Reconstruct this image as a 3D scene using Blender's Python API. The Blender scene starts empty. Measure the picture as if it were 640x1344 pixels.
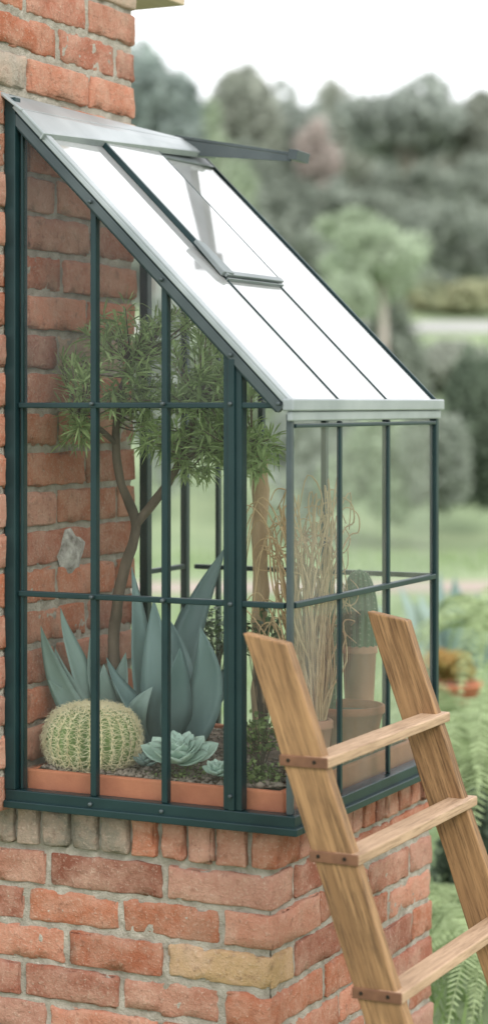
import bpy, math, random
import numpy as np
from mathutils import Vector, Matrix, noise
random.seed(7); RNG=np.random.default_rng(7)
scene=bpy.context.scene
col=bpy.context.collection
R=math.radians
# ------------------------------------------------------------------ camera
F=2700.0; HZ=530.0; EYE=1.6
TH=R(26.2)
FW=Vector((-math.sin(TH),math.cos(TH),0)); RT=Vector((math.cos(TH),math.sin(TH),0))
CAM=Vector((2.328,-3.629,EYE))
def P(px,py,d):
    return CAM+RT*((px-320)*d/F)+FW*d+Vector((0,0,-(py-HZ)*d/F))
cd=bpy.data.cameras.new('camera'); cam=bpy.data.objects.new('camera',cd); col.objects.link(cam)
cam.location=CAM; cam.rotation_euler=(R(90),0,TH)
cd.sensor_fit='VERTICAL'; cd.sensor_height=36; cd.lens=F/1344*36; cd.shift_y=-(672-HZ)/1344
cd.clip_start=.05; cd.clip_end=2000
cd.dof.use_dof=True; cd.dof.focus_distance=4.28; cd.dof.aperture_fstop=2.2
scene.camera=cam
scene.view_settings.view_transform='Standard'; scene.view_settings.look='None'; scene.view_settings.exposure=0
# ------------------------------------------------------------------ materials
def nt(name):
    m=bpy.data.materials.new(name); m.use_nodes=True; t=m.node_tree; t.nodes.clear()
    out=t.nodes.new('ShaderNodeOutputMaterial'); return m,t,out
def mixc(t,fac,a,b,mode='MIX'):
    n=t.nodes.new('ShaderNodeMix'); n.data_type='RGBA'; n.blend_type=mode
    for idx,v in ((0,fac),(6,a),(7,b)):
        if hasattr(v,'is_linked') or hasattr(v,'links'): t.links.new(v,n.inputs[idx])
        elif idx==0: n.inputs[0].default_value=v
        else: n.inputs[idx].default_value=(*v,1)
    return n.outputs[2]
def coords(t,scale=(1,1,1),rot=(0,0,0)):
    c=t.nodes.new('ShaderNodeTexCoord'); mp=t.nodes.new('ShaderNodeMapping')
    mp.inputs['Scale'].default_value=scale; mp.inputs['Rotation'].default_value=rot
    t.links.new(c.outputs['Object'],mp.inputs[0]); return mp.outputs[0]
def coords2(t,scale,rot):
    v=coords(t,(1,1,1),rot); mp=t.nodes.new('ShaderNodeMapping'); mp.inputs['Scale'].default_value=scale; t.links.new(v,mp.inputs[0]); return mp.outputs[0]
def noi(t,vec,scale,detail=4,rough=.55):
    n=t.nodes.new('ShaderNodeTexNoise'); n.inputs['Scale'].default_value=scale; n.inputs['Detail'].default_value=detail
    n.inputs['Roughness'].default_value=rough; t.links.new(vec,n.inputs['Vector']); return n.outputs['Fac']
def ramp(t,v,a,b):
    n=t.nodes.new('ShaderNodeMapRange'); n.inputs[1].default_value=a; n.inputs[2].default_value=b
    t.links.new(v,n.inputs[0]); return n.outputs[0]
def mul(t,v,k,add=0):
    n=t.nodes.new('ShaderNodeMath'); n.operation='MULTIPLY_ADD'; n.inputs[1].default_value=k; n.inputs[2].default_value=add
    t.links.new(v,n.inputs[0]); return n.outputs[0]
def mat(name,c1,c2=None,scale=8,rough=.6,bump=0,bscale=40,metal=0,island=False,transl=0,spec=.4,vec=(1,1,1),rot=(0,0,0),dist=.004):
    m,t,out=nt(name); p=t.nodes.new('ShaderNodeBsdfPrincipled')
    p.inputs['Roughness'].default_value=rough; p.inputs['Metallic'].default_value=metal
    p.inputs['Specular IOR Level'].default_value=spec
    v=coords(t,vec,rot); c=None
    if c2:
        f=ramp(t,noi(t,v,scale),.32,.68)
        c=mixc(t,f,c1,c2)
        if island:
            g=t.nodes.new('ShaderNodeNewGeometry')
            d1=tuple(x*.55 for x in c1); d2=tuple(min(1,x*1.5) for x in c2)
            ci=mixc(t,g.outputs['Random Per Island'],d1,d2); c=mixc(t,.55,c,ci)
        t.links.new(c,p.inputs['Base Color'])
    else: p.inputs['Base Color'].default_value=(*c1,1)
    if bump:
        b=t.nodes.new('ShaderNodeBump'); b.inputs['Strength'].default_value=bump; b.inputs['Distance'].default_value=dist
        t.links.new(noi(t,v,bscale,6,.65),b.inputs['Height']); t.links.new(b.outputs[0],p.inputs['Normal'])
    s=p.outputs[0]
    if transl:
        tr=t.nodes.new('ShaderNodeBsdfTranslucent')
        if c: t.links.new(c,tr.inputs[0])
        else: tr.inputs[0].default_value=(*c1,1)
        mx=t.nodes.new('ShaderNodeMixShader'); mx.inputs[0].default_value=transl
        t.links.new(s,mx.inputs[1]); t.links.new(tr.outputs[0],mx.inputs[2]); s=mx.outputs[0]
    t.links.new(s,out.inputs[0]); return m
def brick_mat(name):
    m,t,out=nt(name); p=t.nodes.new('ShaderNodeBsdfPrincipled'); p.inputs['Roughness'].default_value=.92
    p.inputs['Specular IOR Level'].default_value=.15
    a=t.nodes.new('ShaderNodeAttribute'); a.attribute_name='tint'
    v=coords(t); n1=noi(t,v,14,8,.7); n2=noi(t,v,150,4,.7); n3=noi(t,v,42,7,.78); n4=noi(t,v,5,5,.65)
    c=mixc(t,mul(t,ramp(t,n1,.40,.74),.66),a.outputs['Color'],(.57,.38,.29))
    c=mixc(t,mul(t,ramp(t,n3,.54,.67),.58),c,(.15,.075,.05))
    c=mixc(t,mul(t,ramp(t,n2,.55,.72),.5),c,(.60,.49,.40))
    c=mixc(t,mul(t,ramp(t,n4,.57,.75),.5),c,(.30,.235,.18))
    t.links.new(c,p.inputs['Base Color'])
    b=t.nodes.new('ShaderNodeBump'); b.inputs['Strength'].default_value=1; b.inputs['Distance'].default_value=.005
    ad=t.nodes.new('ShaderNodeMath'); ad.operation='ADD'; t.links.new(n3,ad.inputs[0]); t.links.new(n2,ad.inputs[1])
    t.links.new(ad.outputs[0],b.inputs['Height']); t.links.new(b.outputs[0],p.inputs['Normal'])
    t.links.new(p.outputs[0],out.inputs[0]); return m
def glass_mat(name,haze=.03,ribs=False,tint=(.93,.97,.95),boost=1.0):
    m,t,out=nt(name)
    tr=t.nodes.new('ShaderNodeBsdfTransparent'); tr.inputs[0].default_value=(*tint,1)
    gl=t.nodes.new('ShaderNodeBsdfGlossy'); gl.inputs['Roughness'].default_value=.03
    fr=t.nodes.new('ShaderNodeFresnel'); fr.inputs[0].default_value=1.45
    fm=mul(t,fr.outputs[0],boost)
    df=t.nodes.new('ShaderNodeBsdfTranslucent'); df.inputs[0].default_value=(.88,.9,.88,1)
    d2=t.nodes.new('ShaderNodeBsdfDiffuse'); d2.inputs[0].default_value=(.88,.9,.88,1)
    dm=t.nodes.new('ShaderNodeMixShader'); dm.inputs[0].default_value=.5; t.links.new(df.outputs[0],dm.inputs[1]); t.links.new(d2.outputs[0],dm.inputs[2])
    v=coords(t)
    n=ramp(t,noi(t,coords(t,(1,1,.45)),6,6,.6),.35,.8)
    hz=mul(t,n,haze*1.8,haze*.3)
    if ribs:
        w=t.nodes.new('ShaderNodeTexWave'); w.bands_direction='Y'; w.inputs['Scale'].default_value=30; w.inputs['Distortion'].default_value=.3
        t.links.new(v,w.inputs['Vector'])
        b=t.nodes.new('ShaderNodeBump'); b.inputs['Strength'].default_value=.12; b.inputs['Distance'].default_value=.002
        t.links.new(w.outputs['Fac'],b.inputs['Height']); t.links.new(b.outputs[0],gl.inputs['Normal'])
        wm=mul(t,w.outputs['Fac'],.045)
        h2=t.nodes.new('ShaderNodeMath'); h2.operation='ADD'; t.links.new(hz,h2.inputs[0]); t.links.new(wm,h2.inputs[1]); hz=h2.outputs[0]
    a=t.nodes.new('ShaderNodeMixShader'); t.links.new(hz,a.inputs[0]); t.links.new(tr.outputs[0],a.inputs[1]); t.links.new(dm.outputs[0],a.inputs[2])
    b2=t.nodes.new('ShaderNodeMixShader'); t.links.new(fm,b2.inputs[0]); t.links.new(a.outputs[0],b2.inputs[1]); t.links.new(gl.outputs[0],b2.inputs[2])
    t.links.new(b2.outputs[0],out.inputs[0]); return m
def wood_mat(name,c1,c2,c3,vec,rot=(0,0,0)):
    m,t,out=nt(name); p=t.nodes.new('ShaderNodeBsdfPrincipled'); p.inputs['Roughness'].default_value=.58; p.inputs['Specular IOR Level'].default_value=.3
    v=coords2(t,vec,rot); n1=noi(t,v,1.0,5,.6); n2=noi(t,v,3.2,5,.75); big=noi(t,coords(t),3.5,3)
    c=mixc(t,ramp(t,n1,.40,.60),c1,c2)
    c=mixc(t,mul(t,ramp(t,n2,.46,.64),.9),c,c3)
    c=mixc(t,mul(t,ramp(t,big,.4,.7),.30),c,tuple(min(1,x*1.5) for x in c1))
    t.links.new(c,p.inputs['Base Color'])
    b=t.nodes.new('ShaderNodeBump'); b.inputs['Strength'].default_value=.6; b.inputs['Distance'].default_value=.0018
    t.links.new(n2,b.inputs['Height']); t.links.new(b.outputs[0],p.inputs['Normal']); t.links.new(p.outputs[0],out.inputs[0]); return m
def roof_mat():
    m,t,out=nt('frosted_roof_sheet')
    df=t.nodes.new('ShaderNodeBsdfDiffuse'); tl=t.nodes.new('ShaderNodeBsdfTranslucent'); tr=t.nodes.new('ShaderNodeBsdfTransparent')
    df.inputs[0].default_value=(.94,.955,.96,1); tl.inputs[0].default_value=(.96,.97,.97,1); tr.inputs[0].default_value=(.98,.99,.99,1)
    a=t.nodes.new('ShaderNodeMixShader'); a.inputs[0].default_value=.45; t.links.new(df.outputs[0],a.inputs[1]); t.links.new(tl.outputs[0],a.inputs[2])
    f=ramp(t,noi(t,coords(t,(1,1.6,1)),2.5,3,.5),.35,.75)
    b=t.nodes.new('ShaderNodeMixShader'); t.links.new(mul(t,f,.18,.30),b.inputs[0]); t.links.new(a.outputs[0],b.inputs[1]); t.links.new(tr.outputs[0],b.inputs[2])
    gl=t.nodes.new('ShaderNodeBsdfGlossy'); gl.inputs['Roughness'].default_value=.05
    fr=t.nodes.new('ShaderNodeFresnel'); fr.inputs[0].default_value=1.6
    c=t.nodes.new('ShaderNodeMixShader'); t.links.new(mul(t,fr.outputs[0],2.4,-.08),c.inputs[0]); t.links.new(b.outputs[0],c.inputs[1]); t.links.new(gl.outputs[0],c.inputs[2])
    t.links.new(c.outputs[0],out.inputs[0]); return m
M={}
M['brick']=brick_mat('weathered_brick')
M['mortar']=mat('mortar',(.46,.42,.36),(.29,.26,.215),30,.95,1.0,160,spec=.1,dist=.008)
M['frame']=mat('dark_green_metal',(.006,.022,.025),(.011,.033,.036),9,.36,.05,200,metal=.15)
M['grey']=mat('grey_metal',(.27,.30,.31),(.38,.41,.42),7,.35,.06,60,metal=.4)
M['greymid']=mat('mid_grey_metal',(.15,.175,.18),(.22,.245,.25),7,.35,.06,60,metal=.4)
M['greydark']=mat('dark_grey_metal',(.045,.06,.065),(.08,.10,.105),7,.38,.05,60,metal=.3)
M['glass']=glass_mat('clear_glass',.020,False,(.995,1,1),.5)
M['ribglass']=glass_mat('ribbed_glass',.075,True,(.98,1,.99),1.1)
M['roof']=roof_mat()
M['terra']=mat('terracotta',(.52,.20,.105),(.40,.14,.075),14,.8,.4,90)
M['terra2']=mat('pale_terracotta',(.58,.30,.20),(.48,.23,.15),14,.85,.4,90)
M['soil']=mat('soil',(.08,.056,.04),(.17,.12,.08),25,.95,1,70,dist=.01)
M['pebble']=mat('pebble',(.40,.34,.27),(.14,.12,.10),30,.85,.3,100,island=True)
M['bark']=mat('bark',(.19,.145,.11),(.08,.062,.046),18,.9,1,70,vec=(1,1,.35),dist=.006)
M['cork']=mat('cork_bark',(.60,.45,.29),(.42,.30,.18),22,.9,1,60,vec=(1,1,.3),dist=.008)
M['leaf']=mat('narrow_leaf',(.20,.30,.11),(.36,.47,.22),6,.38,island=True,transl=.42)
M['agave']=mat('agave_leaf',(.11,.185,.185),(.18,.27,.265),9,.45,.15,60,vec=(1,1,.3),transl=.05)
M['agave2']=mat('agave_leaf_pale',(.18,.265,.24),(.26,.355,.325),9,.45,.15,60,vec=(1,1,.3),transl=.05)
M['barrel']=mat('barrel_cactus_skin',(.15,.24,.08),(.21,.31,.11),12,.55,.2,80)
M['spine']=mat('cream_spines',(.90,.84,.60),(.84,.76,.50),20,.6,transl=.15)
M['cactus']=mat('column_cactus_skin',(.030,.09,.038),(.06,.14,.06),12,.5,.2,80)
M['wspine']=mat('white_spines',(.5,.48,.4),None,rough=.6)
M['echev']=mat('echeveria_leaf',(.36,.52,.44),(.45,.60,.51),12,.5,transl=.1)
M['darkleaf']=mat('small_dark_leaf',(.05,.10,.045),(.10,.17,.07),20,.45,island=True,transl=.2)
M['moss']=mat('low_green_leaf',(.12,.19,.065),(.24,.31,.12),20,.6,island=True,transl=.25)
M['straw']=mat('dry_straw',(.66,.49,.29),(.44,.30,.16),20,.7)
LA=R(19.44)
M['rail']=wood_mat('rail_wood',(.32,.185,.088),(.195,.106,.048),(.070,.036,.017),(55,55,2.6),(0,LA,0))
M['tread']=wood_mat('tread_wood',(.46,.315,.21),(.37,.245,.155),(.21,.13,.078),(60,2.8,60))
M['bracket']=mat('brown_bracket',(.12,.055,.032),(.19,.09,.05),30,.5,.1,60,metal=.2)
M['screw']=mat('dark_screw',(.03,.024,.02),None,rough=.4,metal=.7)
M['eave']=mat('eave_wood',(.42,.32,.22),(.5,.4,.28),10,.7,vec=(8,1,8))
M['render']=mat('old_render',(.58,.56,.52),(.2,.18,.16),45,.95,1,90,dist=.01)
M['lawn']=mat('lawn_ground',(.19,.25,.14),(.28,.34,.20),.9,.95,.5,12,spec=.1,dist=.03)
M['grass']=mat('grass_blade',(.15,.24,.08),(.26,.36,.15),3,.7,island=True,transl=.3)
M['road']=mat('pale_road',(.34,.34,.33),(.40,.39,.38),1,.9)
M['path']=mat('pink_path',(.40,.32,.28),(.36,.29,.25),1.5,.9)
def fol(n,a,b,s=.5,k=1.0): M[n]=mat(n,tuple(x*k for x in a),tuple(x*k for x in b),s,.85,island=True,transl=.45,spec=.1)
fol('foliage_hazy_teal',(.31,.37,.35),(.39,.45,.42))  # distant foliage is paled and greyed: aerial haze painted into its colour
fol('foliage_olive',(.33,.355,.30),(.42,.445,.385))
fol('foliage_hazy_grey_green',(.35,.39,.35),(.44,.48,.435))
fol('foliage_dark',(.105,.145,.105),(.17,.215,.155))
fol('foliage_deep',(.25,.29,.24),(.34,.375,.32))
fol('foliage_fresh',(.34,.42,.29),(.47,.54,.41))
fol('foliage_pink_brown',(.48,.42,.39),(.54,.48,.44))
fol('foliage_hazy_far',(.48,.51,.48),(.56,.585,.56))  # palest of the far tones, most haze mixed into the colour
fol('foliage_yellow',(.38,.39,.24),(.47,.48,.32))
fol('fern_green',(.25,.33,.15),(.44,.52,.31),4)
fol('orange_leaf',(.52,.28,.10),(.40,.40,.17),8)
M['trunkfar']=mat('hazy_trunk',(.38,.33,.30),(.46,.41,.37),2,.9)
M['postpale']=mat('pale_rail_paint',(.45,.46,.42),(.40,.41,.38),4,.7)
# ------------------------------------------------------------------ mesh builder
class MB:
    def __init__(s): s.v=[]; s.f=[]; s.m=[]; s.c=[]
    def add(s,vs,fs,mi=0,c=None):
        o=len(s.v); s.v+= [tuple(v) for v in vs]; s.f+=[tuple(i+o for i in f) for f in fs]; s.m+=[mi]*len(fs)
        if c is not None: s.c+=[c]*len(vs)
    def box(s,a,b,mi=0,c=None):
        x0,y0,z0=a; x1,y1,z1=b
        s.add([(x0,y0,z0),(x1,y0,z0),(x1,y1,z0),(x0,y1,z0),(x0,y0,z1),(x1,y0,z1),(x1,y1,z1),(x0,y1,z1)],
              [(0,3,2,1),(4,5,6,7),(0,1,5,4),(1,2,6,5),(2,3,7,6),(3,0,4,7)],mi,c)
    def bar(s,p,q,w,h,up=(0,0,1),off=(0,0),mi=0):
        p=Vector(p);q=Vector(q);d=(q-p).normalized(); u=Vector(up); sd=d.cross(u).normalized(); u=sd.cross(d).normalized()
        vs=[]
        for e in (p,q):
            for i,j in ((-1,-1),(1,-1),(1,1),(-1,1)): vs.append(e+sd*(i*w/2+off[0])+u*(j*h/2+off[1]))
        s.add(vs,[(0,1,2,3),(7,6,5,4),(0,4,5,1),(1,5,6,2),(2,6,7,3),(3,7,4,0)],mi)
    def tube(s,pts,rs,n=8,mi=0,bump=0):
        pts=[Vector(p) for p in pts]; vs=[];fs=[]
        ref=Vector((.3,.9,.1)).normalized()
        for i,p in enumerate(pts):
            d=(pts[min(i+1,len(pts)-1)]-pts[max(i-1,0)]).normalized()
            a=d.cross(ref).normalized(); b=a.cross(d)
            r=rs[i] if hasattr(rs,'__len__') else rs
            for k in range(n):
                t=2*math.pi*k/n; rr=r*(1+(bump*noise.noise(Vector((p.x*30+k,p.y*30,p.z*25))) if bump else 0))
                vs.append(p+a*math.cos(t)*rr+b*math.sin(t)*rr)
        for i in range(len(pts)-1):
            for k in range(n):
                fs.append((i*n+k,i*n+(k+1)%n,(i+1)*n+(k+1)%n,(i+1)*n+k))
        fs.append(tuple(reversed(range(n)))); fs.append(tuple(range((len(pts)-1)*n,len(pts)*n)))
        s.add(vs,fs,mi)
    def lathe(s,c,prof,n=32,mi=0):
        vs=[];fs=[]
        for r,z in prof:
            for k in range(n):
                t=2*math.pi*k/n; vs.append((c[0]+r*math.cos(t),c[1]+r*math.sin(t),c[2]+z))
        for i in range(len(prof)-1):
            for k in range(n): fs.append((i*n+k,i*n+(k+1)%n,(i+1)*n+(k+1)%n,(i+1)*n+k))
        s.add(vs,fs,mi)
    def leaf(s,p0,p1,p2,w,nh,fold=.35,th=.004,prof=None,n=14,mi=0,wave=0):
        p0,p1,p2,nh=map(Vector,(p0,p1,p2,nh)); vs=[];fs=[]
        ph=random.random()*6
        for i in range(n+1):
            t=i/n; p=p0*(1-t)**2+p1*2*t*(1-t)+p2*t*t
            d=((p1-p0)*(1-t)+(p2-p1)*t).normalized(); sd=d.cross(nh).normalized(); nr=sd.cross(d).normalized()
            hw=w/2*prof(t)+.0003; tt=th*(.25+.75*prof(t))*(1-t*.6)
            if wave: p=p+nr*wave*math.sin(t*9+ph)*t+sd*wave*.7*math.sin(t*6+ph*2)*t
            for u in (-1,-.5,0,.5,1): vs.append(p+sd*u*hw+nr*(fold*hw*abs(u)))
            for u in (.55,0,-.55): vs.append(p+sd*u*hw+nr*(fold*hw*abs(u)*.6-tt))
        for i in range(n):
            for k in range(8): fs.append((i*8+k,i*8+(k+1)%8,(i+1)*8+(k+1)%8,(i+1)*8+k))
        s.add(vs,fs,mi)
    def rough(s,o,u,v,nu,nv,nrm,amp,mi=1):
        o=Vector(o);u=Vector(u);v=Vector(v);nrm=Vector(nrm); vs=[];fs=[]
        for i in range(nu+1):
            for j in range(nv+1):
                p=o+u*(i/nu)+v*(j/nv); vs.append(p+nrm*(amp*(noise.noise(p*38)+.6*noise.noise(p*110))))
        for i in range(nu):
            for j in range(nv): fs.append((i*(nv+1)+j,(i+1)*(nv+1)+j,(i+1)*(nv+1)+j+1,i*(nv+1)+j+1))
        s.add(vs,fs,mi,(.3,.3,.3))
    def build(s,name,mats,parent=None,smooth=False,bevel=0):
        me=bpy.data.meshes.new(name); me.from_pydata(s.v,[],s.f)
        if not isinstance(mats,(list,tuple)): mats=[mats]
        for m in mats: me.materials.append(m)
        if len(mats)>1: me.polygons.foreach_set('material_index',s.m)
        if s.c and len(s.c)==len(s.v):
            at=me.attributes.new('tint','FLOAT_COLOR','POINT'); at.data.foreach_set('color',[x for c in s.c for x in (*c,1)])
        if smooth: me.polygons.foreach_set('use_smooth',[True]*len(me.polygons))
        me.update(); o=bpy.data.objects.new(name,me); col.objects.link(o)
        if parent:
            o.parent=parent
            if parent.type=='EMPTY': o.matrix_parent_inverse=Matrix.Translation(-parent.location)
        if bevel:
            b=o.modifiers.new('bevel','BEVEL'); b.width=bevel; b.segments=2; b.limit_method='ANGLE'
        return o
def tag(o,label,cat,group=None,kind=None):
    if label: o['label']=label
    if cat: o['category']=cat
    if group: o['group']=group
    if kind: o['kind']=kind
    return o
def thing(name,label,cat,loc=(0,0,0),group=None):
    o=bpy.data.objects.new(name,None); o.empty_display_size=.05; col.objects.link(o); o.location=loc
    return tag(o,label,cat,group)
# ------------------------------------------------------------------ world + sun
w=bpy.data.worlds.new('World'); scene.world=w; w.use_nodes=True; t=w.node_tree
bg=t.nodes['Background']; sk=t.nodes.new('ShaderNodeTexSky'); sk.sky_type='NISHITA'; sk.sun_disc=False
SE,SAZ=R(38),R(130)
sk.sun_elevation=SE; sk.sun_rotation=SAZ; sk.dust_density=4; sk.air_density=1
hs=t.nodes.new('ShaderNodeHueSaturation'); hs.inputs['Saturation'].default_value=.35; t.links.new(sk.outputs[0],hs.inputs['Color'])
c=mixc(t,.88,(0,0,0),(13.0,13.2,13.4)); mxn=c.node; t.links.new(hs.outputs[0],mxn.inputs[6])
t.links.new(c,bg.inputs[0]); bg.inputs[1].default_value=.15
sd=bpy.data.lights.new('sun','SUN'); sd.energy=2.0; sd.angle=R(18); sd.color=(1,.95,.88)
so=bpy.data.objects.new('sun',sd); col.objects.link(so)
sv=Vector((math.sin(SAZ)*math.cos(SE),math.cos(SAZ)*math.cos(SE),math.sin(SE)))
so.rotation_euler=sv.to_track_quat('Z','Y').to_euler(); so.location=(5,-5,8)
# ------------------------------------------------------------------ bricks
PAL=[(.43,.16,.09),(.46,.19,.12),(.39,.135,.075),(.44,.20,.135),(.35,.135,.088),(.47,.22,.15),(.41,.15,.085),(.31,.115,.075),(.47,.24,.175)]
PALX=[(.44,.31,.20),(.37,.29,.22),(.33,.29,.24),(.25,.10,.07)]
def pick(px=.12,dark=1.0):
    c=random.choice(PALX) if random.random()<px else random.choice(PAL)
    k=random.uniform(.82,1.15)*dark; return tuple(x*k for x in c)
def brick(mb,a,b,c,res=.018):
    a=Vector(a);b=Vector(b);ce=(a+b)/2;h=(b-a)/2; r=min(random.uniform(.003,.009),min(h)*.8)
    sh=Vector([random.uniform(-1,1)*.0016 for _ in range(3)]); sk_=random.uniform(-.010,.010)
    def axis(hh):
        n=max(2,int(2*hh/res)); return [-hh,-hh+r*.5]+[-hh+r+(2*hh-2*r)*i/n for i in range(n+1)]+[hh-r*.5,hh]
    ax=[axis(h[0]),axis(h[1]),axis(h[2])]
    for d in range(3):
        for sgn in (-1,1):
            u,v=[k for k in range(3) if k!=d]; U=ax[u];V=ax[v]; vs=[];fs=[]
            for i,x in enumerate(U):
                for j,y in enumerate(V):
                    p=Vector((0,0,0)); p[d]=sgn*h[d]; p[u]=x; p[v]=y
                    inn=Vector([max(-h[k]+r,min(h[k]-r,p[k])) for k in range(3)])
                    dd=p-inn; dd.normalize(); q=inn+dd*r+ce
                    ed=sum(1 for k in range(3) if abs(p[k])>h[k]-r*.6)
                    chip=max(0,noise.noise(q*48+sh*500)-.12)*.022 if ed>1 else 0
                    q+=dd*(noise.noise(q*22+sh*900)*.0034+noise.noise(q*75)*.0028-chip)
                    q.z+=(q.x-ce.x+q.y-ce.y)*sk_
                    vs.append(q+sh)
            nv=len(V)
            for i in range(len(U)-1):
                for j in range(nv-1):
                    f=(i*nv+j,(i+1)*nv+j,(i+1)*nv+j+1,i*nv+j+1)
                    fs.append(f if (sgn>0)==(d!=1) else tuple(reversed(f)))
            mb.add(vs,fs,0,c)
house=thing('brick_house','weathered red brick house wall that the little greenhouse leans against','brick house',(0,.1,0))
mb=MB(); WEND=.535
z=0.0; row=0; PIT=.0835; NEAR=-.055
while z<2.95:
    z0=z+.006; z1=z+PIT-.007
    low=z1<.77
    ys=NEAR if not low else .13
    y=ys
    if row%2 and not low:
        brick(mb,(-.115,ys,z0),(random.uniform(-.003,.003),ys+.115,z1),pick(.1)); y=ys+.128
    if not low:
        x=-.115-.012 if row%2 else -.125
        while x>-.5:
            xa=max(x-random.uniform(.22,.26),-.5)
            brick(mb,(xa,ys,z0),(x,ys+.10,z1),pick(.13)); x=xa-.013
    first=True
    while y<WEND-.02:
        L=.252+random.uniform(-.02,.02)
        if low and row%2 and first: L*=.5
        first=False
        y1=min(y+L,WEND)
        if WEND-y1<.05: y1=WEND
        brick(mb,(-.11,y,z0),(random.uniform(-.003,.004),y1,z1),pick(.13,1.05))
        y=y1+.013
    z+=PIT; row+=1
mb.box((-.5,NEAR+.010,.765),(-.0105,WEND-.012,2.93),1,(.3,.3,.3))
mb.box((-.5,.12,0),(-.0105,WEND-.012,.765),1,(.3,.3,.3))
mb.rough((-.006,NEAR+.008,.77),(0,WEND-.018-NEAR,0),(0,0,2.15),90,320,(1,0,0),.004)
mb.build('wall',[M['brick'],M['mortar']],house,True)
mb=MB(); mb.box((-.55,WEND+.003,2.564),(.0,.78,2.59)); mb.box((-.55,WEND+.003,2.593),(-.02,.77,2.74))
mb.build('eave_board',M['eave'],house,bevel=.003)
mb=MB(); pc=Vector((.004,.245,1.27)); vs=[];fs=[]
N=16
for i in range(7):
    for k in range(N):
        tt=2*math.pi*k/N; rr=i/6*(1+.45*noise.noise(Vector((math.cos(tt)*1.3,math.sin(tt)*1.3,2))))
        vs.append(pc+Vector((.012*(1-(i/6)**2)*(1+.6*noise.noise(Vector((i,k,3.1))))-.004,rr*.055*math.cos(tt),rr*.05*math.sin(tt))))
for i in range(6):
    for k in range(N): fs.append((i*N+k,i*N+(k+1)%N,(i+1)*N+(k+1)%N,(i+1)*N+k))
mb.add(vs,fs)
mb.build('render_patch',M['render'],house,True)
# pedestal
ped=thing('brick_pedestal','low red brick pedestal with a mossy upright top course carrying the greenhouse','brick pedestal',(.3,.4,0))
mb=MB(); PX,PY0,PY1=.592,.022,.90; PP=.0785; ztop=.674; row=0; z=ztop; XL=-.45
while z>-.02:
    z1=z-.005; z0=z-PP+.006
    if row%2==0:
        x=PX
        while x>XL:
            L=.232+random.uniform(-.02,.03); x0=max(x-L,XL)
            c=pick(.0,.82)
            if row==2 and x==PX: c=(.44,.29,.15)
            brick(mb,(x0,PY0+random.uniform(-.003,.003),z0),(x,PY0+.105,z1),c); x=x0-.013
        y=PY0+.105+.012
    else:
        y=PY0
    while y<PY1-.03:
        L=.235+random.uniform(-.03,.02); y1=min(y+L,PY1)
        if PY1-y1<.05: y1=PY1
        brick(mb,(PX-.105,y,z0),(PX+random.uniform(-.003,.003),y1,z1),pick(.02,.92))
        y=y1+.012
    if row%2==1:
        x=PX-.105-.012
        while x>XL:
            L=.232+random.uniform(-.02,.03); x0=max(x-L,XL)
            brick(mb,(x0,PY0+random.uniform(-.003,.003),z0),(x,PY0+.105,z1),pick(.0,.82)); x=x0-.013
    z-=PP; row+=1
x=PX+.016
while x>XL:
    wd=.056+random.uniform(-.006,.010); x0=max(x-wd,XL)
    g=x<.30
    c=random.choice([(.20,.18,.145),(.18,.17,.14),(.27,.13,.09),(.26,.215,.165),(.23,.20,.16)]) if g and random.random()<.8 else pick(.03,.80)
    brick(mb,(x0,PY0-.008,.684),(x,PY0+.1,.7615),c,.018); x=x0-.010
y=PY0+.1+.01
while y<PY1:
    wd=.056+random.uniform(-.006,.010); y1=min(y+wd,PY1)
    brick(mb,(PX-.09,y,.684),(PX+.014,y1,.762),pick(.1,.88),.018); y=y1+.010
mb.box((XL+.01,PY0+.0105,-.05),(PX-.0105,.115,.757),1,(.3,.3,.3))
mb.box((.0,.116,-.05),(PX-.0105,PY1-.008,.7565),1,(.3,.3,.3))
mb.rough((XL+.01,PY0+.006,.0),(PX-.006-XL-.01,0,0),(0,0,.758),190,140,(0,-1,0),.004)
mb.rough((PX-.006,PY0+.006,.0),(0,PY1-PY0-.014,0),(0,0,.758),150,140,(1,0,0),.004)
mb.build('brickwork',[M['brick'],M['mortar']],ped,True)
# ------------------------------------------------------------------ greenhouse
A,B=.642,.78; ZS=.788; ZM=1.207; ZE=1.6; ZR=2.235; SL=(ZR-ZE)/A
gh=thing('lean_to_greenhouse','small dark green metal lean-to greenhouse with white sloping roof on the brick pedestal','greenhouse',(A/2,B/2,.768))
RN=Vector((SL,0,1)).normalized()
def rf(a,b,off=0): return Vector((a,b,ZR-SL*a))+RN*off
FRm=M['frame']
Z0=.801
mb=MB()
for (p,q) in (((-.0,-.018,.768),(A+.018,.014,Z0)),((A-.014,.014,.768),(A+.018,B+.016,Z0)),((0,B-.014,.768),(A-.014,B+.016,Z0)),((0,.014,.768),(.02,B-.014,Z0))):
    mb.box(p,q)
mb.box((-.0,-.026,.764),(A+.026,.006,.779)); mb.box((A-.01,.006,.764),(A+.026,B+.02,.779))
mb.build('base_sill',FRm,gh,bevel=.002)
mb=MB(); mb.box((.02,.014,.770),(A-.014,B-.014,.784)); mb.build('floor_panel',M['greydark'],gh)
def bars(name,lst,m=FRm,bv=.002):
    for l in lst:
        mb=MB()
        for it in (l if isinstance(l,list) else [l]): mb.bar(*it)
        mb.build(name,m,gh,bevel=bv)
bars('wall_post',[[((.012,-.008,Z0),(.012,-.008,ZR+.0),.026,.022,(0,1,0)),((-.005,.012,Z0-.03),(-.005,.012,ZR+.01),.012,.03,(0,1,0)),((.032,.004,Z0),(.032,.004,ZR-.04),.006,.02,(0,1,0))]])
bars('corner_post',[[((.523,0,Z0),(.523,0,ZR-SL*.523-.02),.040,.026,(0,1,0)),((.523,-.016,Z0),(.523,-.016,ZR-SL*.523-.03),.014,.006,(0,1,0))]])
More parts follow.
